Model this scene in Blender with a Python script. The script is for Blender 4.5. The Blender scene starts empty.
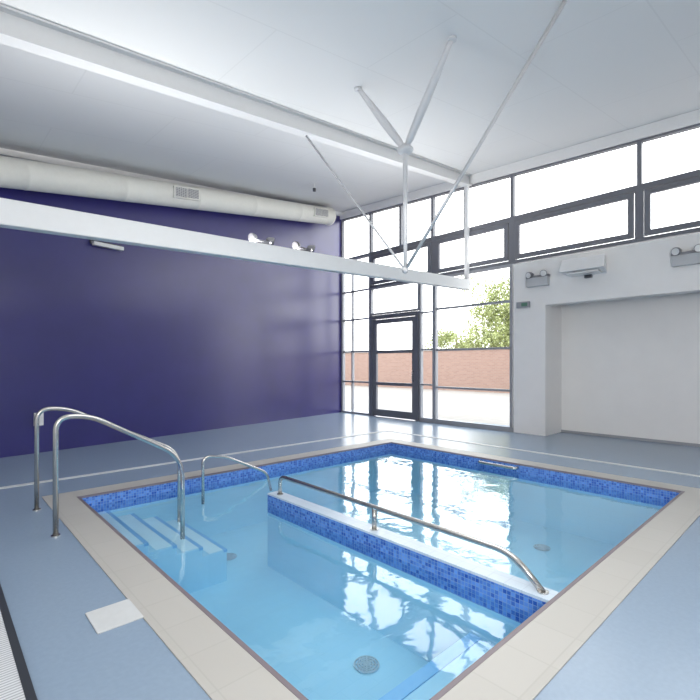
import bpy, bmesh, math, random
from mathutils import Vector, Matrix
random.seed(4)
scene = bpy.context.scene
coll = scene.collection
try:
    scene.view_settings.view_transform = 'Standard'
except Exception: pass

# ------------------------------------------------------------ materials
def newmat(name):
    m = bpy.data.materials.new(name); m.use_nodes = True
    nt = m.node_tree; b = nt.nodes['Principled BSDF']
    return m, nt, b
def mat(name, col, rough=0.5, metal=0.0, noise=0.0, nscale=20, bump=0.0, spec=0.5, emit=None, es=0):
    m, nt, b = newmat(name)
    b.inputs['Roughness'].default_value = rough
    b.inputs['Metallic'].default_value = metal
    b.inputs['Specular IOR Level'].default_value = spec
    tc = nt.nodes.new('ShaderNodeTexCoord')
    n = nt.nodes.new('ShaderNodeTexNoise'); n.inputs['Scale'].default_value = nscale
    n.inputs['Detail'].default_value = 4
    nt.links.new(tc.outputs['Object'], n.inputs['Vector'])
    r = nt.nodes.new('ShaderNodeValToRGB')
    r.color_ramp.elements[0].position = 0.3; r.color_ramp.elements[1].position = 0.7
    r.color_ramp.elements[0].color = [max(0, c*(1-noise)) for c in col] + [1]
    r.color_ramp.elements[1].color = [min(1, c*(1+noise)) for c in col] + [1]
    nt.links.new(n.outputs['Fac'], r.inputs['Fac'])
    nt.links.new(r.outputs['Color'], b.inputs['Base Color'])
    if bump > 0:
        bp = nt.nodes.new('ShaderNodeBump'); bp.inputs['Strength'].default_value = bump
        bp.inputs['Distance'].default_value = 0.01
        nt.links.new(n.outputs['Fac'], bp.inputs['Height']); nt.links.new(bp.outputs['Normal'], b.inputs['Normal'])
    if emit:
        b.inputs['Emission Color'].default_value = list(emit)+[1]; b.inputs['Emission Strength'].default_value = es
    return m
def brickmat(name, c1, c2, mortar, w, h, ms, rough=0.4, plane='XY', offset=0.5, bias=0.0, bump=0.0, spec=0.5):
    m, nt, b = newmat(name)
    b.inputs['Roughness'].default_value = rough
    b.inputs['Specular IOR Level'].default_value = spec
    g = nt.nodes.new('ShaderNodeNewGeometry')
    sep = nt.nodes.new('ShaderNodeSeparateXYZ'); nt.links.new(g.outputs['Position'], sep.inputs[0])
    cmb = nt.nodes.new('ShaderNodeCombineXYZ')
    if plane == 'XY':
        nt.links.new(sep.outputs['X'], cmb.inputs['X']); nt.links.new(sep.outputs['Y'], cmb.inputs['Y'])
    elif plane == 'VERT':   # x+y against z, good for all axis aligned walls
        ad = nt.nodes.new('ShaderNodeMath'); ad.operation = 'ADD'
        nt.links.new(sep.outputs['X'], ad.inputs[0]); nt.links.new(sep.outputs['Y'], ad.inputs[1])
        nt.links.new(ad.outputs[0], cmb.inputs['X']); nt.links.new(sep.outputs['Z'], cmb.inputs['Y'])
    t = nt.nodes.new('ShaderNodeTexBrick'); t.offset = offset
    t.inputs['Scale'].default_value = 1.0
    t.inputs['Brick Width'].default_value = w; t.inputs['Row Height'].default_value = h
    t.inputs['Mortar Size'].default_value = ms; t.inputs['Bias'].default_value = bias
    t.inputs['Mortar Smooth'].default_value = 0.1
    t.inputs['Color1'].default_value = list(c1)+[1]; t.inputs['Color2'].default_value = list(c2)+[1]
    t.inputs['Mortar'].default_value = list(mortar)+[1]
    nt.links.new(cmb.outputs[0], t.inputs['Vector'])
    nt.links.new(t.outputs['Color'], b.inputs['Base Color'])
    if bump:
        bp = nt.nodes.new('ShaderNodeBump'); bp.inputs['Strength'].default_value = bump; bp.invert = True
        bp.inputs['Distance'].default_value = 0.005
        nt.links.new(t.outputs['Fac'], bp.inputs['Height']); nt.links.new(bp.outputs['Normal'], b.inputs['Normal'])
    return m

M_white = mat('white_paint', (0.80,0.80,0.80), 0.5, noise=0.01)
M_beam = mat('beam_paint', (0.68,0.69,0.70), 0.5, noise=0.01)
M_wallw = mat('white_wall', (0.84,0.83,0.82), 0.6, noise=0.015, nscale=3)
M_ceil = brickmat('ceiling_panels', (0.67,0.68,0.69), (0.675,0.685,0.695), (0.63,0.64,0.65), 2.4, 1.2, 0.008, 0.7, offset=0.5)
M_purple = mat('purple_wall_paint', (0.022,0.018,0.150), 0.32, noise=0.08, nscale=2, spec=0.9)
M_floor = mat('blue_vinyl', (0.245,0.325,0.425), 0.24, noise=0.03, nscale=40, bump=0.02)
M_coping = brickmat('coping_tiles', (0.43,0.42,0.395), (0.445,0.435,0.41), (0.405,0.395,0.37), 0.3, 0.3, 0.004, 0.45, offset=0.0)
M_mosaic = brickmat('blue_mosaic', (0.015,0.075,0.40), (0.12,0.29,0.72), (0.18,0.30,0.55), 0.028, 0.028, 0.002, 0.15, 'VERT', 0.0)
M_pool = brickmat('pool_lining', (0.37,0.66,0.84), (0.38,0.67,0.85), (0.35,0.64,0.82), 0.25, 0.125, 0.003, 0.4, 'XY')
M_poolwall = brickmat('pool_wall_lining', (0.38,0.68,0.86), (0.39,0.69,0.87), (0.36,0.66,0.84), 0.25, 0.125, 0.003, 0.4, 'VERT')
M_step = mat('step_white', (0.60,0.81,0.92), 0.4)
M_stepblue = mat('step_blue', (0.20,0.48,0.80), 0.3)
M_tilewhite = brickmat('white_tiles', (0.50,0.60,0.70), (0.53,0.62,0.72), (0.44,0.53,0.63), 0.12, 0.12, 0.003, 0.3, 'XY', 0.0)
M_steel = mat('brushed_steel', (0.52,0.51,0.49), 0.26, metal=1.0, noise=0.03)
M_frame = mat('grey_frame', (0.17,0.175,0.20), 0.4)
M_framel = mat('light_grey_frame', (0.33,0.34,0.37), 0.4)
M_dark = mat('dark_trim', (0.03,0.035,0.045), 0.5)
M_duct = mat('duct_fabric', (0.73,0.72,0.67), 0.6, noise=0.02)
M_grille = brickmat('grille', (0.12,0.12,0.13), (0.14,0.14,0.15), (0.5,0.5,0.5), 0.05, 0.03, 0.008, 0.5, 'VERT', 0.0)
M_lamp = mat('lamp_lens', (0.75,0.75,0.74), 0.3)
M_black = mat('dark_grey_plastic', (0.07,0.07,0.08), 0.4)
M_midgrey = mat('mid_grey_plastic', (0.22,0.22,0.24), 0.4)
M_green = mat('green_sign', (0.10,0.22,0.16), 0.4)
M_concrete = mat('paving', (0.26,0.245,0.23), 0.8, noise=0.10, nscale=4)
M_brick = brickmat('red_brick', (0.24,0.145,0.115), (0.28,0.18,0.145), (0.26,0.20,0.175), 0.24, 0.08, 0.01, 0.85, 'VERT')
M_leaf = mat('leaves', (0.30,0.34,0.14), 0.6, noise=0.3, nscale=2)
M_bark = mat('bark', (0.12,0.08,0.05), 0.9, noise=0.3)
M_grate = brickmat('white_grating', (0.62,0.64,0.66), (0.66,0.68,0.70), (0.35,0.37,0.4), 0.5, 0.02, 0.004, 0.5, 'XY', 0.0)
M_line = mat('channel_white', (0.62,0.65,0.67), 0.45)
M_cover = mat('cover_plate', (0.55,0.57,0.58), 0.45, noise=0.03)

def schlick(nt, f0, power, normal=None):
    lw = nt.nodes.new('ShaderNodeLayerWeight'); lw.inputs['Blend'].default_value = 0.5
    if normal: nt.links.new(normal, lw.inputs['Normal'])
    p = nt.nodes.new('ShaderNodeMath'); p.operation='POWER'; p.inputs[1].default_value = power
    nt.links.new(lw.outputs['Facing'], p.inputs[0])
    q = nt.nodes.new('ShaderNodeMath'); q.operation='MULTIPLY_ADD'; q.use_clamp=True
    q.inputs[1].default_value = 1-f0; q.inputs[2].default_value = f0
    nt.links.new(p.outputs[0], q.inputs[0]); return q.outputs[0]
# water
m, nt, b = newmat('pool_water'); nt.nodes.remove(b)
out = nt.nodes['Material Output']
tr = nt.nodes.new('ShaderNodeBsdfTransparent'); tr.inputs[0].default_value = (0.87,0.975,1.0,1)
gl = nt.nodes.new('ShaderNodeBsdfGlossy'); gl.inputs['Roughness'].default_value = 0.045
mx = nt.nodes.new('ShaderNodeMixShader')
g = nt.nodes.new('ShaderNodeNewGeometry')
nz = nt.nodes.new('ShaderNodeTexNoise'); nz.inputs['Scale'].default_value = 2.4; nz.inputs['Detail'].default_value = 3.0
nz.inputs['Distortion'].default_value = 0.3
nt.links.new(g.outputs['Position'], nz.inputs['Vector'])
bp = nt.nodes.new('ShaderNodeBump'); bp.inputs['Strength'].default_value = 0.7; bp.inputs['Distance'].default_value = 0.0085
nt.links.new(nz.outputs['Fac'], bp.inputs['Height'])
nt.links.new(bp.outputs['Normal'], gl.inputs['Normal'])
nt.links.new(schlick(nt,0.06,3.4,bp.outputs['Normal']), mx.inputs[0]); nt.links.new(tr.outputs[0], mx.inputs[1]); nt.links.new(gl.outputs[0], mx.inputs[2])
nt.links.new(mx.outputs[0], out.inputs[0])
M_water = m
# glass
m, nt, b = newmat('window_glass'); nt.nodes.remove(b)
out = nt.nodes['Material Output']
tr = nt.nodes.new('ShaderNodeBsdfTransparent'); tr.inputs[0].default_value = (0.97,0.985,0.985,1)
gl = nt.nodes.new('ShaderNodeBsdfGlossy'); gl.inputs['Roughness'].default_value = 0.0
mx = nt.nodes.new('ShaderNodeMixShader')
nt.links.new(schlick(nt,0.04,5.0), mx.inputs[0]); nt.links.new(tr.outputs[0], mx.inputs[1]); nt.links.new(gl.outputs[0], mx.inputs[2])
nt.links.new(mx.outputs[0], out.inputs[0])
M_glass = m

# ------------------------------------------------------------ mesh helpers
def finish(name, bm, material, parent=None, smooth=False, bevel=0.0):
    vs = [v.co for v in bm.verts]
    mn = Vector((min(v.x for v in vs), min(v.y for v in vs), min(v.z for v in vs)))
    mxx = Vector((max(v.x for v in vs), max(v.y for v in vs), max(v.z for v in vs)))
    c = (mn+mxx)/2; c.z = mn.z
    for v in bm.verts: v.co -= c
    bmesh.ops.recalc_face_normals(bm, faces=bm.faces[:])
    me = bpy.data.meshes.new(name); bm.to_mesh(me); bm.free()
    if smooth:
        for p in me.polygons: p.use_smooth = True
    o = bpy.data.objects.new(name, me); coll.objects.link(o)
    o.location = c
    me.materials.append(material)
    if parent is not None:
        o.parent = parent
        o.location = c - parent.location
    if bevel > 0:
        md = o.modifiers.new('bevel', 'BEVEL'); md.width = bevel; md.segments = 2; md.limit_method = 'ANGLE'
    return o
def add_box(bm, a, b):
    x0,y0,z0 = a; x1,y1,z1 = b
    v = [bm.verts.new(p) for p in [(x0,y0,z0),(x1,y0,z0),(x1,y1,z0),(x0,y1,z0),(x0,y0,z1),(x1,y0,z1),(x1,y1,z1),(x0,y1,z1)]]
    for f in [(0,3,2,1),(4,5,6,7),(0,1,5,4),(1,2,6,5),(2,3,7,6),(3,0,4,7)]:
        bm.faces.new([v[i] for i in f])
def add_hexa(bm, bot, top):
    v = [bm.verts.new(p) for p in list(bot)+list(top)]
    for f in [(0,3,2,1),(4,5,6,7),(0,1,5,4),(1,2,6,5),(2,3,7,6),(3,0,4,7)]:
        bm.faces.new([v[i] for i in f])
def box(name, a, b, material, parent=None, bevel=0.0):
    bm = bmesh.new(); add_box(bm, a, b); return finish(name, bm, material, parent, bevel=bevel)
def add_tube(bm, pts, r, seg=14, r_list=None, caps=True):
    pts = [Vector(p) for p in pts]
    n = len(pts); rings = []
    prev = None
    for i in range(n):
        t = (pts[min(i+1,n-1)] - pts[max(i-1,0)]).normalized()
        if prev is None:
            up = Vector((0,0,1)) if abs(t.z) < 0.9 else Vector((1,0,0))
            nrm = t.cross(up).normalized()
        else:
            nrm = (prev - t*prev.dot(t)).normalized()
        prev = nrm
        bn = t.cross(nrm)
        rr = r_list[i] if r_list else r
        rings.append([bm.verts.new(pts[i] + (nrm*math.cos(a)+bn*math.sin(a))*rr) for a in [2*math.pi*k/seg for k in range(seg)]])
    for i in range(n-1):
        for k in range(seg):
            bm.faces.new([rings[i][k], rings[i][(k+1)%seg], rings[i+1][(k+1)%seg], rings[i+1][k]])
    if caps:
        bm.faces.new(rings[0][::-1]); bm.faces.new(rings[-1])
def tube(name, pts, r, material, parent=None, seg=14, r_list=None):
    bm = bmesh.new(); add_tube(bm, pts, r, seg, r_list); return finish(name, bm, material, parent, smooth=True)
def smooth_path(ctrl, rad=0.1, n=7):
    ctrl = [Vector(c) for c in ctrl]; out = [ctrl[0]]
    for i in range(1, len(ctrl)-1):
        a,b,c = ctrl[i-1], ctrl[i], ctrl[i+1]
        d1=(a-b); d2=(c-b)
        r_ = min(rad, d1.length*0.48, d2.length*0.48)
        p=b+d1.normalized()*r_; q=b+d2.normalized()*r_
        for k in range(n+1):
            t=k/n; out.append(p*(1-t)**2 + b*2*t*(1-t) + q*t*t)
    out.append(ctrl[-1]); return out
def empty(name, loc):
    e = bpy.data.objects.new(name, None); coll.objects.link(e); e.location = loc; e.empty_display_size = 0.2
    return e
def tag(o, label, cat, group=None, kind=None):
    o['label'] = label; o['category'] = cat
    if group: o['group'] = group
    if kind: o['kind'] = kind
    return o
def struct(o, label, cat):
    return tag(o, label, cat, kind='structure')

def CZ(x, y): return 4.024 + 0.1416*x + 0.054*y        # underside of sloping ceiling
def PW(x): return 8.353 + 0.1655*x                      # purple wall line

XW = 8.8; XL = -2.5; YR = -2.5
# pool
PX0, PX1, PY0, PY1 = 1.15, 6.02, 1.15, 5.40
CW = 0.29
WL = -0.12
# ------------------------------------------------------------ room shell
bm = bmesh.new()
ox0,ox1,oy0,oy1 = PX0-CW, PX1+CW, PY0-CW, PY1+CW
XF = 9.62
add_box(bm, (XL,YR,-0.2), (ox0,10.2,0)); add_box(bm, (ox1,YR,-0.2), (XF,10.2,0))
add_box(bm, (ox0,YR,-0.2), (ox1,oy0,0)); add_box(bm, (ox0,oy1,-0.2), (ox1,10.2,0))
struct(finish('floor', bm, M_floor), 'pale blue vinyl pool surround floor', 'floor')

def wall_poly(name, p, q, t, material, label, z0=0.0):
    # wall from p to q (xy), thickness vector t
    p=Vector(p); q=Vector(q); t=Vector(t)
    bm = bmesh.new()
    bot=[(p.x,p.y,z0),(q.x,q.y,z0),(q.x+t.x,q.y+t.y,z0),(p.x+t.x,p.y+t.y,z0)]
    top=[(a,b_,CZ(a,b_)) for a,b_,_ in bot]
    add_hexa(bm, bot, top)
    return struct(finish(name, bm, material), label, 'wall')
wall_poly('wall_back', (XL,PW(XL)), (XW+0.08,PW(XW+0.08)), (0,0.2), M_purple, 'tall dark indigo painted satin wall')
wall_poly('wall_left', (XL,YR), (XL,PW(XL)), (-0.2,0), M_wallw, 'white painted side wall')
wall_poly('wall_front', (XL,YR), (XF+0.1,YR), (0,-0.2), M_wallw, 'white painted end wall')

bm = bmesh.new()
c4=[(XL-0.2,YR-0.2),(XW+0.12,YR-0.2),(XW+0.12,10.2),(XL-0.2,10.2)]
add_hexa(bm, [(a,b_,CZ(a,b_)) for a,b_ in c4], [(a,b_,CZ(a,b_)+0.2) for a,b_ in c4])
struct(finish('ceiling', bm, M_ceil), 'pale grey sloping panelled ceiling', 'ceiling')

# alcove / bulkhead on window side
PIY0, PIY1 = 3.85, 4.50
bm = bmesh.new()
add_box(bm, (XW-0.04,YR,2.55), (XW+0.22,4.50,3.44))
add_box(bm, (XW-0.04,PIY0,0), (XW+0.22,PIY1,2.55))
struct(finish('wall_right', bm, M_wallw), 'white painted bulkhead and pier below high windows', 'wall')
bm = bmesh.new()
add_box(bm, (XF-0.1,YR,0), (XF,PIY1,3.2)); add_box(bm, (XW+0.22,PIY0,0), (XF-0.1,PIY1,3.2)); add_box(bm, (XW+0.22,YR,3.0), (XF-0.1,PIY0,3.2))
struct(finish('wall_recess', bm, M_wallw), 'white painted recess wall', 'wall')
struct(box('baseboard_recess', (XF-0.12,YR,0), (XF-0.1,PIY0,0.05), M_framel), 'thin dark skirting in the recess', 'baseboard')
struct(box('baseboard_right', (XW-0.06,4.5,0), (XW-0.02,6.9,0.10), M_framel), 'low grey skirting under full height glazing', 'baseboard')

# head fascia (trim) under the ceiling
def ztop(y): return CZ(XW,y) - 0.21
bm = bmesh.new()
bot=[(XW-0.10,YR,ztop(YR)),(XW+0.10,YR,ztop(YR)),(XW+0.10,9.8,ztop(9.8)),(XW-0.10,9.8,ztop(9.8))]
add_hexa(bm, bot, [(a,b_,CZ(a,b_)) for a,b_,_ in bot])
struct(finish('trim_1', bm, M_white), 'white window head fascia under the sloping ceiling', 'trim')
bm = bmesh.new()
x0,x1=XL,XW-0.1
bot=[(x0,PW(x0)-0.10,CZ(x0,PW(x0))-0.10),(x1,PW(x1)-0.10,CZ(x1,PW(x1))-0.10),(x1,PW(x1),CZ(x1,PW(x1))-0.10),(x0,PW(x0),CZ(x0,PW(x0))-0.10)]
add_hexa(bm, bot, [(a,b_,z+0.095) for a,b_,z in bot])
struct(finish('trim_2', bm, M_white), 'white trim where dark wall meets ceiling', 'trim')

# ------------------------------------------------------------ windows
def bar(bm, y0, y1, z00, z01, z10, z11, xa, xb):
    bot=[(xa,y0,z00),(xb,y0,z00),(xb,y1,z10),(xa,y1,z10)]
    top=[(xa,y0,z01),(xb,y0,z01),(xb,y1,z11),(xa,y1,z11)]
    add_hexa(bm, bot, top)
wn = [0]
def window(y0, y1, z0, zt, fw=0.05, mull=(), trans=(), material=M_frame, label='', depth=0.05, door=False):
    f = zt if callable(zt) else (lambda y: zt)
    wn[0]+=1
    nm = 'window_%d' % wn[0]
    xa, xb = XW-depth, XW+depth
    bm = bmesh.new()
    bar(bm, y0, y0+fw, z0, f(y0), z0, f(y0+fw), xa, xb)
    bar(bm, y1-fw, y1, z0, f(y1-fw), z0, f(y1), xa, xb)
    bar(bm, y0+fw, y1-fw, z0, z0+fw, z0, z0+fw, xa, xb)
    bar(bm, y0+fw, y1-fw, f(y0+fw)-fw, f(y0+fw), f(y1-fw)-fw, f(y1-fw), xa, xb)
    for m_ in mull:
        bar(bm, m_-fw*0.4, m_+fw*0.4, z0+fw, f(m_)-fw, z0+fw, f(m_)-fw, xa+0.01, xb-0.01)
    for t_ in trans:
        bar(bm, y0+fw, y1-fw, t_-fw*0.45, t_+fw*0.45, t_-fw*0.45, t_+fw*0.45, xa+0.015, xb-0.015)
    o = finish(nm, bm, material)
    struct(o, label, 'window')
    bm = bmesh.new()
    q=[(XW,y0+fw*.9,z0+fw*.9),(XW,y1-fw*.9,z0+fw*.9),(XW,y1-fw*.9,f(y1)-fw*.9),(XW,y0+fw*.9,f(y0)-fw*.9)]
    bm.faces.new([bm.verts.new(p) for p in q])
    finish('glass_pane', bm, M_glass, o)
    return o
ZC0, ZC1 = 3.46, 4.39
for a,b_ in [(8.62,9.78),(7.55,8.62),(6.55,7.55),(5.65,6.55),(4.535,5.65),(2.262,4.535),(0.0,2.262),(-2.45,0.0)]:
    window(a, b_, ZC1, ztop, 0.035, label='fixed high level window with grey frame')
for a,b_ in [(6.5,8.62),(4.535,6.5),(2.262,4.535),(0.0,2.262),(-2.45,0.0)]:
    o = window(a, b_, ZC0, ZC1, 0.065, label='opening high level window with thick grey frame')
    bm = bmesh.new(); i=0.08; s=0.085
    for (ya,yb,za,zb) in [(a+i,b_-i,ZC0+i,ZC0+i+s),(a+i,b_-i,ZC1-i-s,ZC1-i),(a+i,a+i+s,ZC0+i+s,ZC1-i-s),(b_-i-s,b_-i,ZC0+i+s,ZC1-i-s)]:
        add_box(bm, (XW-0.075,ya,za), (XW-0.01,yb,zb))
    finish('sash', bm, M_frame, o)
window(8.62, 9.78, 0.0, ZC1, 0.05, mull=(9.35,), trans=(0.9,1.75,2.65,3.45), material=M_framel, label='tall narrow glazed bay beside the door')
window(6.95, 8.62, 2.72, ZC0, 0.045, material=M_framel, label='glazed panel over the door')
window(6.5, 6.93, 0.0, ZC0, 0.04, trans=(0.9,1.75,2.65), material=M_framel, label='slim full height glazed strip')
window(4.535, 6.5, 0.0, ZC0, 0.05, trans=(0.85,1.73,2.70), material=M_framel, label='wide full height glazing with thin transoms')
# door
bm = bmesh.new()
y0,y1=6.95,8.60
add_box(bm,(XW-0.07,y0,0),(XW+0.07,y0+0.09,2.70)); add_box(bm,(XW-0.07,y1-0.09,0),(XW+0.07,y1,2.70)); add_box(bm,(XW-0.07,y0+0.09,2.60),(XW+0.07,y1-0.09,2.70))
door = struct(finish('door_1', bm, M_frame), 'grey framed glazed exterior door', 'door')
bm = bmesh.new()
a,b_ = y0+0.10,y1-0.10
add_box(bm,(XW-0.05,a,0.02),(XW+0.02,a+0.11,2.58)); add_box(bm,(XW-0.05,b_-0.11,0.02),(XW+0.02,b_,2.58))
add_box(bm,(XW-0.05,a+0.11,2.47),(XW+0.02,b_-0.11,2.58)); add_box(bm,(XW-0.05,a+0.11,0.02),(XW+0.02,b_-0.11,0.20)); add_box(bm,(XW-0.05,a+0.11,1.68),(XW+0.02,b_-0.11,1.76)); add_box(bm,(XW-0.05,a+0.11,0.84),(XW+0.02,b_-0.11,0.92))
finish('door_leaf', bm, M_frame, door)
bm = bmesh.new(); bm.faces.new([bm.verts.new(p) for p in [(XW-0.01,a+0.1,0.18),(XW-0.01,b_-0.1,0.18),(XW-0.01,b_-0.1,2.48),(XW-0.01,a+0.1,2.48)]])
finish('glass_pane', bm, M_glass, door)
bm = bmesh.new(); add_tube(bm, smooth_path([(XW-0.05,a+0.06,0.98),(XW-0.11,a+0.06,0.98),(XW-0.11,a+0.06,1.22),(XW-0.05,a+0.06,1.22)],0.03), 0.012)
finish('door_handle', bm, M_steel, door, smooth=True)

# ------------------------------------------------------------ pool
pool = empty('swimming_pool', (3.585,3.275,-0.8))
tag(pool, 'rectangular blue indoor pool with beige tiled coping and mosaic band', 'swimming pool')
PF = -0.78
e=0.025
bm = bmesh.new()
add_box(bm,(ox0,oy0,-0.04),(PX0-e,oy1,0.006)); add_box(bm,(PX1+e,oy0,-0.04),(ox1,oy1,0.006))
add_box(bm,(PX0-e,oy0,-0.04),(PX1+e,PY0-e,0.006)); add_box(bm,(PX0-e,PY1+e,-0.04),(PX1+e,oy1,0.006))
finish('coping', bm, M_coping, pool)
bm = bmesh.new()
add_box(bm,(PX0-e,PY0-e,-0.014),(PX0,PY1+e,0.008)); add_box(bm,(PX1,PY0-e,-0.014),(PX1+e,PY1+e,0.008))
add_box(bm,(PX0,PY0-e,-0.014),(PX1,PY0,0.008)); add_box(bm,(PX0,PY1,-0.014),(PX1,PY1+e,0.008))
finish('edge_strip', bm, mat('edge_strip',(0.18,0.15,0.17),0.4), pool)
def ring(name, z0, z1, material, t=0.06, off=0.0):
    bm = bmesh.new(); a0,a1,b0,b1 = PX0+off,PX1-off,PY0+off,PY1-off
    add_box(bm,(a0-t,b0-t,z0),(a0,b1+t,z1)); add_box(bm,(a1,b0-t,z0),(a1+t,b1+t,z1))
    add_box(bm,(a0,b0-t,z0),(a1,b0,z1)); add_box(bm,(a0,b1,z0),(a1,b1+t,z1))
    return finish(name, bm, material, pool)
ring('tile_band', -0.20, -0.014, M_mosaic, 0.0249)
ring('basin_wall', PF, -0.20, M_poolwall, 0.05)
box('basin_floor', (PX0-0.05,PY0-0.05,PF-0.05),(PX1+0.05,PY1+0.05,PF), M_pool, pool)
# divider
DX0, DX1, DYE = 2.67, 2.815, 4.18
div = empty('divider_wall', (0,0,0)); div.parent = pool; div.location = Vector(((DX0+DX1)/2,2.6,PF)) - pool.location
def dpart(name, a, b, m_):
    bm = bmesh.new(); add_box(bm,a,b)
    o = finish(name,bm,m_); w=o.location.copy(); o.parent=div; o.location = w-Vector(((DX0+DX1)/2,2.6,PF)); return o
dpart('divider_base',(DX0,PY0+0.001,PF),(DX1,DYE,-0.20),M_poolwall)
dpart('mosaic_band',(DX0,PY0+0.001,-0.20),(DX1,DYE,-0.012),M_mosaic)
dpart('tiled_cap',(DX0+0.0,PY0+0.001,-0.012),(DX1,DYE+0.0,0.006),M_tilewhite)
# entry steps (descending along X)
ns=4
for i in range(ns):
    x0=PX0; x1=PX0+0.255*(i+1)+0.02
    zt=-0.20-0.09*i; zb = PF if i==ns-1 else -0.20-0.09*(i+1)
    st = box('step',(x0+0.001,4.18,zb),(x1,PY1-0.001,zt),M_pool,pool)
    bm=bmesh.new(); add_box(bm,(x1-0.18,4.20,zt+0.001),(x1-0.035,PY1-0.001,zt+0.005))
    o=finish('step_tread',bm,M_step); w=o.location.copy(); o.parent=st; o.location=w-(st.location+pool.location)
    bm=bmesh.new(); add_box(bm,(x1-0.035,4.178,zt-0.02),(x1+0.004,PY1-0.001,zt+0.006))
    o=finish('step_nosing',bm,M_stepblue); w=o.location.copy(); o.parent=st; o.location=w-(st.location+pool.location)
# underwater ledge near end
led = box('ledge',(PX0+0.001,PY0+0.001,PF),(DX0-0.001,1.68,-0.42),M_pool,pool)
bm=bmesh.new(); add_box(bm,(PX0+0.001,1.60,-0.425),(DX0-0.001,1.684,-0.412))
o=finish('ledge_nosing',bm,M_stepblue); w=o.location.copy(); o.parent=led; o.location=w-(led.location+pool.location)
# water
bm = bmesh.new()
v=[bm.verts.new(p) for p in [(PX0,PY0,WL),(PX1,PY0,WL),(PX1,PY1,WL),(PX0,PY1,WL)]]; bm.faces.new(v)
finish('water', bm, M_water, pool)
# drains
M_drain = mat('drain_grey',(0.36,0.48,0.57),0.5)
for (x,y) in [(2.31,2.31),(2.46,4.66),(5.30,2.37)]:
    bm=bmesh.new()
    for r0 in (0.088,0.066,0.044,0.022):
        pts=[(x+math.cos(t)*r0,y+math.sin(t)*r0,PF+0.012) for t in [2*math.pi*k/24 for k in range(25)]]
        add_tube(bm,pts,0.006,6)
    for k in range(4):
        a=math.pi*k/4
        add_tube(bm,[(x-math.cos(a)*0.088,y-math.sin(a)*0.088,PF+0.012),(x+math.cos(a)*0.088,y+math.sin(a)*0.088,PF+0.012)],0.005,6)
    finish('floor_drain',bm,M_drain,pool)

gb = tube('grab_bar', smooth_path([(PX1-0.0,3.60,-0.05),(PX1-0.08,3.60,-0.05),(PX1-0.08,3.03,-0.05),(PX1-0.0,3.03,-0.05)],0.04), 0.022, M_steel)
tag(gb,'short stainless steel grab bar on the mosaic band','grab bar')

# ------------------------------------------------------------ rails
def rail(name, label, ctrl, rad, posts, r=0.021, flanges=(), group=None, fr_=0.034):
    e = empty(name, Vector(ctrl[0]))
    tag(e,label,'handrail',group)
    bm=bmesh.new(); add_tube(bm, smooth_path(ctrl,rad,10), r, 16)
    finish('rail_tube', bm, M_steel, e, smooth=True)
    for p,q in posts:
        bm=bmesh.new(); add_tube(bm,[p,q],r,16); finish('post',bm,M_steel,e,smooth=True)
    for f in flanges:
        bm=bmesh.new(); add_tube(bm,[(f[0],f[1],f[2]),(f[0],f[1],f[2]+0.008)],fr_,20)
        finish('flange',bm,M_steel,e)
    return e
YA, YB = 4.33, 5.22
rail('handrail','tall looped stainless steel handrail at the pool entry steps',
     [(0.75,YA,0),(0.75,YA,0.97),(1.0,YA,0.96),(1.80,YA,0.50),(1.80,YA,-0.30)],0.22,[],flanges=[(0.75,YA,0)],group='pool entry handrails')
rail('handrail','tall looped stainless steel handrail at the pool entry steps',
     [(0.75,YB,0),(0.75,YB,0.97),(1.0,YB,0.96),(2.13,YB,0.38),(2.13,YB,-0.44)],0.20,[],flanges=[(0.75,YB,0)],r=0.020,group='pool entry handrails')
rail('handrail','short low stainless steel handrail dipping into the water',
     [(2.43,5.24,-0.30),(2.43,5.24,0.275),(2.72,5.22,0.235),(3.30,5.18,-0.05),(3.36,5.18,-0.30)],0.10,[],r=0.018)
dx=(DX0+DX1)/2
rail('handrail','low stainless steel handrail along the divider wall',
     [(dx,4.05,0.006),(dx,4.05,0.20),(dx,1.42,0.185),(dx,1.22,0.006)],0.13,[((dx,2.65,0.19),(dx,2.65,0.006))],r=0.021,flanges=[(dx,4.05,0.006),(dx,1.22,0.006),(dx,2.65,0.006)])

# ------------------------------------------------------------ floor fittings
bm = bmesh.new()
add_box(bm,(XL+0.05,6.36,0.0005),(7.06,6.45,0.006)); add_box(bm,(6.97,YR+0.05,0.0005),(7.06,6.36,0.006))
tag(finish('drainage_channel',bm,M_line),'narrow white drainage channel set in blue floor','drain')
tag(box('access_cover',(0.635,2.60,0.0005),(0.865,2.86,0.008),M_cover,bevel=0.002),'square off-white access cover in the blue floor','cover')
bm=bmesh.new(); add_box(bm,(0.02,YR+0.5,0.0005),(0.29,3.9,0.014))
gr=finish('floor_grating',bm,M_grate); tag(gr,'long ribbed white floor grating strip with dark edge','grating')
box('edge_strip',(0.29,YR+0.5,0.0005),(0.325,3.9,0.016),M_dark,gr)

# ------------------------------------------------------------ beams & truss
def BY(x): return 4.659+0.098*x
def prism_beam(bm, prof, x0, x1, zf):
    r=[]
    for x in (x0,x1):
        r.append([bm.verts.new((x,BY(x)+dy,zf(x)+dz)) for dy,dz in prof])
    n=len(prof)
    for k in range(n): bm.faces.new([r[0][k],r[0][(k+1)%n],r[1][(k+1)%n],r[1][k]])
    bm.faces.new(r[0][::-1]); bm.faces.new(r[1])
w,h,t,fl=0.075,0.24,0.012,0.02
iprof=[(-w,0),(w,0),(w,-fl),(t,-fl),(t,-h+fl),(w,-h+fl),(w,-h),(-w,-h),(-w,-h+fl),(-t,-h+fl),(-t,-fl),(-w,-fl)]
bm=bmesh.new(); prism_beam(bm,iprof,XL,8.69,lambda x:CZ(x,BY(x)-0.1)-0.002)
tag(finish('roof_beam',bm,M_beam),'white painted steel roof beam under the ceiling','beam')
Z2=lambda x:2.625+0.0587*x
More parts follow.
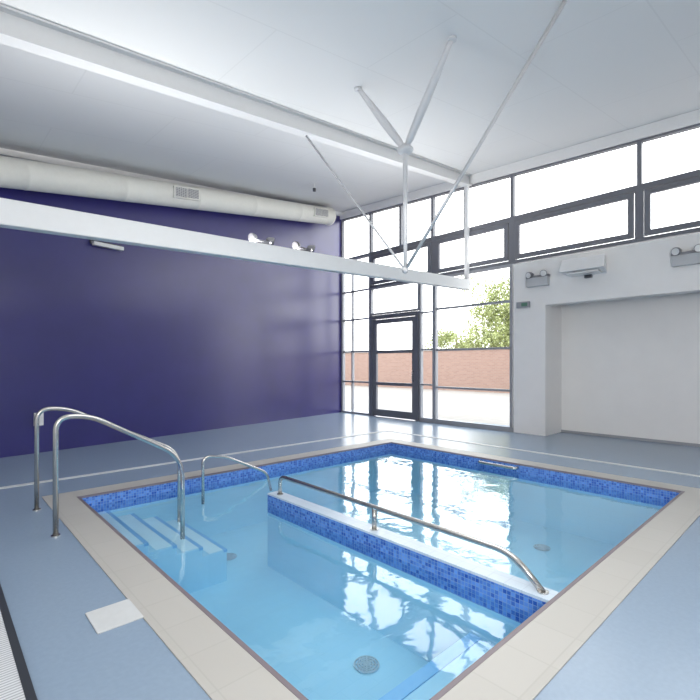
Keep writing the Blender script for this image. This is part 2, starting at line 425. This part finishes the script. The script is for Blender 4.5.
bm=bmesh.new(); prism_beam(bm,[(-0.06,-0.11),(0.06,-0.11),(0.06,0.11),(-0.06,0.11)],XL,8.66,Z2)
b2=finish('tie_beam',bm,M_beam,bevel=0.01); tag(b2,'long white box section beam spanning to the window wall','beam')
hx=8.60
tag(box('beam_hanger',(hx-0.04,BY(hx)-0.04,Z2(hx)+0.11),(hx+0.04,BY(hx)+0.04,CZ(hx,BY(hx))-0.245),M_beam),'white square hanger post joining two beams','post')

N1=Vector((4.2,3.54,3.98)); N2=Vector((4.2,3.54,2.53))
tr_=empty('roof_truss',(4.2,3.54,2.5)); tag(tr_,'white steel tension rod truss with forked struts under ceiling','truss')
M_rod = mat('grey_rod_paint',(0.50,0.51,0.53),0.45)
M_strut = mat('strut_paint',(0.58,0.59,0.61),0.45)
for q in [(3.89,2.66),(3.84,3.99)]:
    q=Vector((q[0],q[1],CZ(q[0],q[1])))
    pts=[N1.lerp(q,k/8) for k in range(9)]
    tube('strut',pts,0,M_strut,tr_,14,[0.024,0.042,0.048,0.05,0.048,0.044,0.038,0.030,0.024])
    bm=bmesh.new(); add_tube(bm,[q-Vector((0,0,0.03)),q],0.045,16); finish('top_plate',bm,M_strut,tr_)
tube('king_post',[N1+Vector((0,0,0.06)),N1,N1.lerp(N2,.5),N2],0,M_strut,tr_,14,[0.055,0.03,0.03,0.022])
bm=bmesh.new(); bmesh.ops.create_uvsphere(bm,u_segments=20,v_segments=12,radius=0.09,matrix=Matrix.Translation(N1)@Matrix.Diagonal((1.1,1.1,0.6,1))); finish('node',bm,M_strut,tr_,smooth=True)
bm=bmesh.new(); bmesh.ops.create_uvsphere(bm,u_segments=20,v_segments=12,radius=0.040,matrix=Matrix.Translation(N2)); finish('node',bm,M_strut,tr_,smooth=True)
tube('tension_rod',[N2,(3.82,5.00,4.56)],0.015,M_rod,tr_)
tube('tension_rod',[N2,(4.24,1.68,CZ(4.24,1.68))],0.020,M_rod,tr_)

# ------------------------------------------------------------ duct
def DP(x): return Vector((x, 7.95+0.1655*x, 4.13+0.172*(x-0.727)))
bm=bmesh.new(); pts=[];rl=[]
xs=[XL+0.02+i*(7.74-XL)/44 for i in range(45)]
for i,xx in enumerate(xs):
    if i%6==3:
        for dx_,rr in ((-0.02,0.215),(-0.015,0.218),(0.015,0.218),(0.02,0.215)): pts.append(DP(xx+dx_)); rl.append(rr)
    else: pts.append(DP(xx)); rl.append(0.215)
pts.append(DP(7.78)); rl.append(0.23); pts.append(DP(7.84)); rl.append(0.23)
add_tube(bm,pts,0,28,rl)
du=finish('ventilation_duct',bm,M_duct,smooth=True); tag(du,'long round white ventilation duct along the dark wall','duct')
for xx in (3.50,7.27):
    c=DP(xx); d=(DP(xx+1)-DP(xx)).normalized(); 
    bm=bmesh.new(); L=0.27; H=0.11
    fwd=Vector((0.16,-1,0)).normalized(); up=Vector((0,0,1))
    o0=c+fwd*0.17
    bot=[o0-d*L-up*H, o0+d*L-up*H, o0+d*L-up*H+fwd*0.07, o0-d*L-up*H+fwd*0.07]
    add_hexa(bm,bot,[p+up*2*H for p in bot]); g1=finish('grille_frame',bm,M_duct,du)
    bm=bmesh.new(); o0=c+fwd*0.238; L2=0.115; H2=0.085
    for s in (-0.125,0.125):
        bot=[o0+d*(s-L2)-up*H2, o0+d*(s+L2)-up*H2, o0+d*(s+L2)-up*H2+fwd*0.012, o0+d*(s-L2)-up*H2+fwd*0.012]
        add_hexa(bm,bot,[p+up*2*H2 for p in bot])
    finish('grille',bm,M_grille,du)

# ------------------------------------------------------------ fixtures
def beam_x(px):
    l=(px-350)/452; a=.6807+.7325*l; b_=.7325-.6807*l
    return a*4.659/(b_-.098*a)
for i,px in enumerate((262,304)):
    x=beam_x(px); y=BY(x); z=Z2(x)+0.11
    e=empty('twin_spotlight',(x,y,z)); tag(e,('grey twin' if i==0 else 'grey and black twin')+' spotlight unit on top of long white beam','light fitting')
    box('gear_box',(x-0.09,y-0.05,z),(x+0.09,y+0.05,z+0.045),M_midgrey if i==0 else M_black,e,bevel=0.008)
    for s in (-0.13,0.13):
        bm=bmesh.new(); add_tube(bm,[(x+s*0.6,y,z+0.03),(x+s,y,z+0.05)],0.012,8); finish('arm',bm,M_black,e)
        cpt=Vector((x+s,y,z+0.065)); dd=Vector((0.9*(1 if s>0 else -1),-0.3,-0.25)).normalized()
        bm=bmesh.new(); add_tube(bm,[cpt-dd*0.06,cpt-dd*0.04,cpt+dd*0.01,cpt+dd*0.03],0,16,[0.02,0.038,0.054,0.056]); finish('lamp_head',bm,M_midgrey if (i==0 or s>0) else M_black,e,smooth=True)
        bm=bmesh.new(); add_tube(bm,[cpt+dd*0.03,cpt+dd*0.036],0.048,16); finish('lens',bm,M_black,e)
def wall_fix(px, py):
    l=(px-350)/452; a=.6807+.7325*l; b_=.7325-.6807*l
    D=8.353/(b_-.1655*a); return D*a, D*b_, 1.4+(364-py)*D/452
x,y,z=wall_fix(106,247)
e=empty('wall_light',(x,y,z)); tag(e,'slim white linear emergency light on dark wall','light fitting')
dv=Vector((1,.1655,0)).normalized(); nv=Vector((.1655,-1,0)).normalized()
def obox(c,L,Dp,H,name,mt,par,off=0):
    c=Vector(c)+nv*off
    bot=[c-dv*L,c+dv*L,c+dv*L+nv*Dp,c-dv*L+nv*Dp]; bm=bmesh.new(); add_hexa(bm,bot,[p+Vector((0,0,H)) for p in bot]); return finish(name,bm,mt,par)
obox((x,y,z),0.27,0.04,0.07,'backplate',M_black,e); obox((x,y,z-0.03),0.25,0.09,0.06,'diffuser',M_lamp,e,0.04)
x,y,z=wall_fix(38,419)
e=empty('wall_socket',(x,y,z-0.1)); tag(e,'small white waterproof socket box on dark wall','socket')
obox((x,y,z-0.10),0.06,0.05,0.2,'housing',M_white,e); obox((x,y,z-0.05),0.045,0.02,0.09,'cover',M_lamp,e,0.05)
x,y=6.1,7.7; z=CZ(x,y)
e=empty('ceiling_sensor',(x,y,z-0.15)); tag(e,'tiny dark sensor hanging from the ceiling','sensor')
bm=bmesh.new(); add_tube(bm,[(x,y,z),(x,y,z-0.1)],0.012,10); finish('stem',bm,M_white,e)
bm=bmesh.new(); add_tube(bm,[(x,y,z-0.1),(x,y,z-0.16)],0.035,14); finish('housing',bm,M_black,e)
XBF=XW-0.04
def bulk(px,py):
    l=(px-350)/452; D=XBF/(.6807+.7325*l); return D*(.7325-.6807*l), 1.4+(364-py)*D/452
for i,(px,py) in enumerate(((539,279),(689,256))):
    y,z=bulk(px,py)
    e=empty('emergency_light',(XBF,y,z-0.12)); tag(e,'twin spot emergency light unit on white bulkhead','emergency light','twin spot emergency lights')
    box('backplate',(XBF-0.11,y-0.21,z-0.15),(XBF+0.004,y+0.21,z+0.02),M_rod,e,bevel=0.01)
    box('bracket',(XBF-0.10,y-0.22,z+0.02),(XBF+0.004,y+0.22,z+0.06),M_midgrey,e)
    for s in (-0.12,0.12):
        dd=Vector((-1,0.25*(1 if s>0 else -1),-0.25)).normalized(); c0=Vector((XBF-0.03,y+s,z+0.10))
        bm=bmesh.new(); add_tube(bm,[c0,c0+dd*0.06,c0+dd*0.12],0,18,[0.035,0.060,0.064]); finish('lamp_head',bm,M_midgrey,e)
        bm=bmesh.new(); add_tube(bm,[c0+dd*0.12,c0+dd*0.126],0.054,18); finish('lens',bm,M_lamp,e)
y,z=bulk(589,267)
e=empty('floodlight',(XBF,y,z-0.15)); tag(e,'wide white wall mounted floodlight with tapered hood','floodlight')
bm=bmesh.new(); bot=[(XBF-0.40,y-0.38,z-0.10),(XBF+0.003,y-0.30,z-0.15),(XBF+0.003,y+0.30,z-0.15),(XBF-0.40,y+0.38,z-0.10)]
top=[(XBF-0.30,y-0.36,z+0.13),(XBF+0.003,y-0.28,z+0.15),(XBF+0.003,y+0.28,z+0.15),(XBF-0.30,y+0.36,z+0.13)]
add_hexa(bm,bot,top); finish('hood',bm,M_white,e,bevel=0.01)
box('lamp_strip',(XBF-0.33,y-0.26,z-0.15),(XBF-0.08,y+0.26,z-0.12),M_lamp,e)
box('mounting_bracket',(XBF-0.06,y-0.06,z-0.20),(XBF,y+0.06,z-0.14),M_black,e)
y,z=bulk(524,305)
e=empty('exit_sign',(XBF,y,z-0.07)); tag(e,'small grey box with dull green face on white pier','sign')
box('housing',(XBF-0.07,y-0.13,z-0.06),(XBF+0.003,y+0.13,z+0.06),M_framel,e,bevel=0.005)
box('sign_face',(XBF-0.076,y-0.10,z-0.035),(XBF-0.0701,y+0.02,z+0.035),M_green,e)

# ------------------------------------------------------------ outside
g_=box('ground',(XF,-40,-0.25),(60,60,-0.05),M_concrete); struct(g_,'pale paved ground outside','ground')
bm=bmesh.new(); add_box(bm,(XW+0.1,4.5,-0.25),(XF,40,-0.05)); struct(finish('ground_paving',bm,M_concrete),'pale paving beside the building','ground')
bw=empty('brick_wall',(21,20,-0.05)); tag(bw,'long red brick garden wall with pale coping','garden wall')
box('brickwork',(21,-5,-0.05),(21.3,45,2.15),M_brick,bw); box('wall_coping',(20.95,-5,2.15),(21.35,45,2.25),M_concrete,bw)
def tree(tx,ty,h,clusters,spreads,leafn,label):
    te=empty('tree',(tx,ty,-0.05)); tag(te,label,'tree')
    tube('trunk',[(tx,ty,-0.05),(tx+0.1,ty,h*.3),(tx,ty+0.1,h*.65),(tx,ty,h)],0,M_bark,te,12,[0.25,0.2,0.15,0.06])
    bm=bmesh.new()
    for _ in range(clusters):
        cx=random.uniform(-1.6,1.6); cy=random.uniform(*spreads[0]); cz=random.uniform(*spreads[1]); cr=random.uniform(.5,1.0)
        for _ in range(leafn):
            d=Vector((random.gauss(0,1),random.gauss(0,1),random.gauss(0,1))).normalized()*cr*random.random()**0.4
            p=Vector((tx+cx,ty+cy,h+cz))+d
            a=Vector((random.gauss(0,1),random.gauss(0,1),random.gauss(0,1))).normalized()*0.09
            b2_=a.cross(Vector((random.gauss(0,1),random.gauss(0,1),random.gauss(0,1)))).normalized()*0.05
            bm.faces.new([bm.verts.new(p-a),bm.verts.new(p+b2_),bm.verts.new(p+a),bm.verts.new(p-b2_)])
    finish('foliage',bm,M_leaf,te)
tree(26.0,13.4,4.8,90,((-3.2,2.5),(-2.4,1.8)),230,'leafy green tree behind the brick wall')
tree(32.0,21.4,3.6,30,((-2.4,2.4),(-1.2,0.8)),170,'low spreading pale green tree beyond the brick wall')

# ------------------------------------------------------------ light
w=bpy.data.worlds.new('World'); scene.world=w; w.use_nodes=True
bg=w.node_tree.nodes['Background']
tcn=w.node_tree.nodes.new('ShaderNodeTexCoord'); sp=w.node_tree.nodes.new('ShaderNodeSeparateXYZ'); rp=w.node_tree.nodes.new('ShaderNodeValToRGB')
w.node_tree.links.new(tcn.outputs['Generated'],sp.inputs[0]); w.node_tree.links.new(sp.outputs['Z'],rp.inputs['Fac'])
rp.color_ramp.elements[0].color=(1,0.99,0.97,1); rp.color_ramp.elements[1].color=(0.92,0.96,1.0,1)
w.node_tree.links.new(rp.outputs['Color'],bg.inputs['Color'])
bg.inputs['Strength'].default_value=4.9
def area(name,loc,rot,sx,sy,power,col=(1,1,1)):
    l=bpy.data.lights.new(name,'AREA'); l.shape='RECTANGLE'; l.size=sx; l.size_y=sy; l.energy=power; l.color=col
    o=bpy.data.objects.new(name,l); coll.objects.link(o); o.location=loc; o.rotation_euler=rot; return o
def aim(o,t): o.rotation_euler=(Vector(t)-o.location).to_track_quat('-Z','Y').to_euler()
a1=area('interior_fill',(-0.6,-2.1,2.3),(0,0,0),3.0,1.6,270,(1,0.965,0.92)); aim(a1,(8,3.2,2.6))  # added fill behind the camera to brighten the room, no actual fitting
a2=area('interior_fill',(2.5,2.0,3.4),(0,0,0),3,3,95,(1,0.98,0.95))  # added overhead fill above the pool, stands for no fitting
mx_=4.2
a3=area('ceiling_fill_strip',(mx_,BY(mx_),Z2(mx_)+0.13),(0,0,0),8.0,0.10,95,(1,0.98,0.95))  # unseen strip added on top of the tie beam to lift the ceiling
dirv=Vector((1,0.098,0.0587)).normalized(); up=(Vector((0,0,1))-dirv*dirv.z).normalized(); zax=-up
yax=zax.cross(dirv); a3.rotation_euler=Matrix((dirv,yax,zax)).transposed().to_euler()

# ------------------------------------------------------------ camera
cam=bpy.data.cameras.new('camera'); co=bpy.data.objects.new('camera',cam); coll.objects.link(co)
co.location=(0,0,1.4); co.rotation_euler=(math.radians(90),0,math.radians(-42.9))
cam.sensor_width=36; cam.lens=452/700*36; cam.shift_y=0.02; cam.clip_start=0.05
scene.camera=co
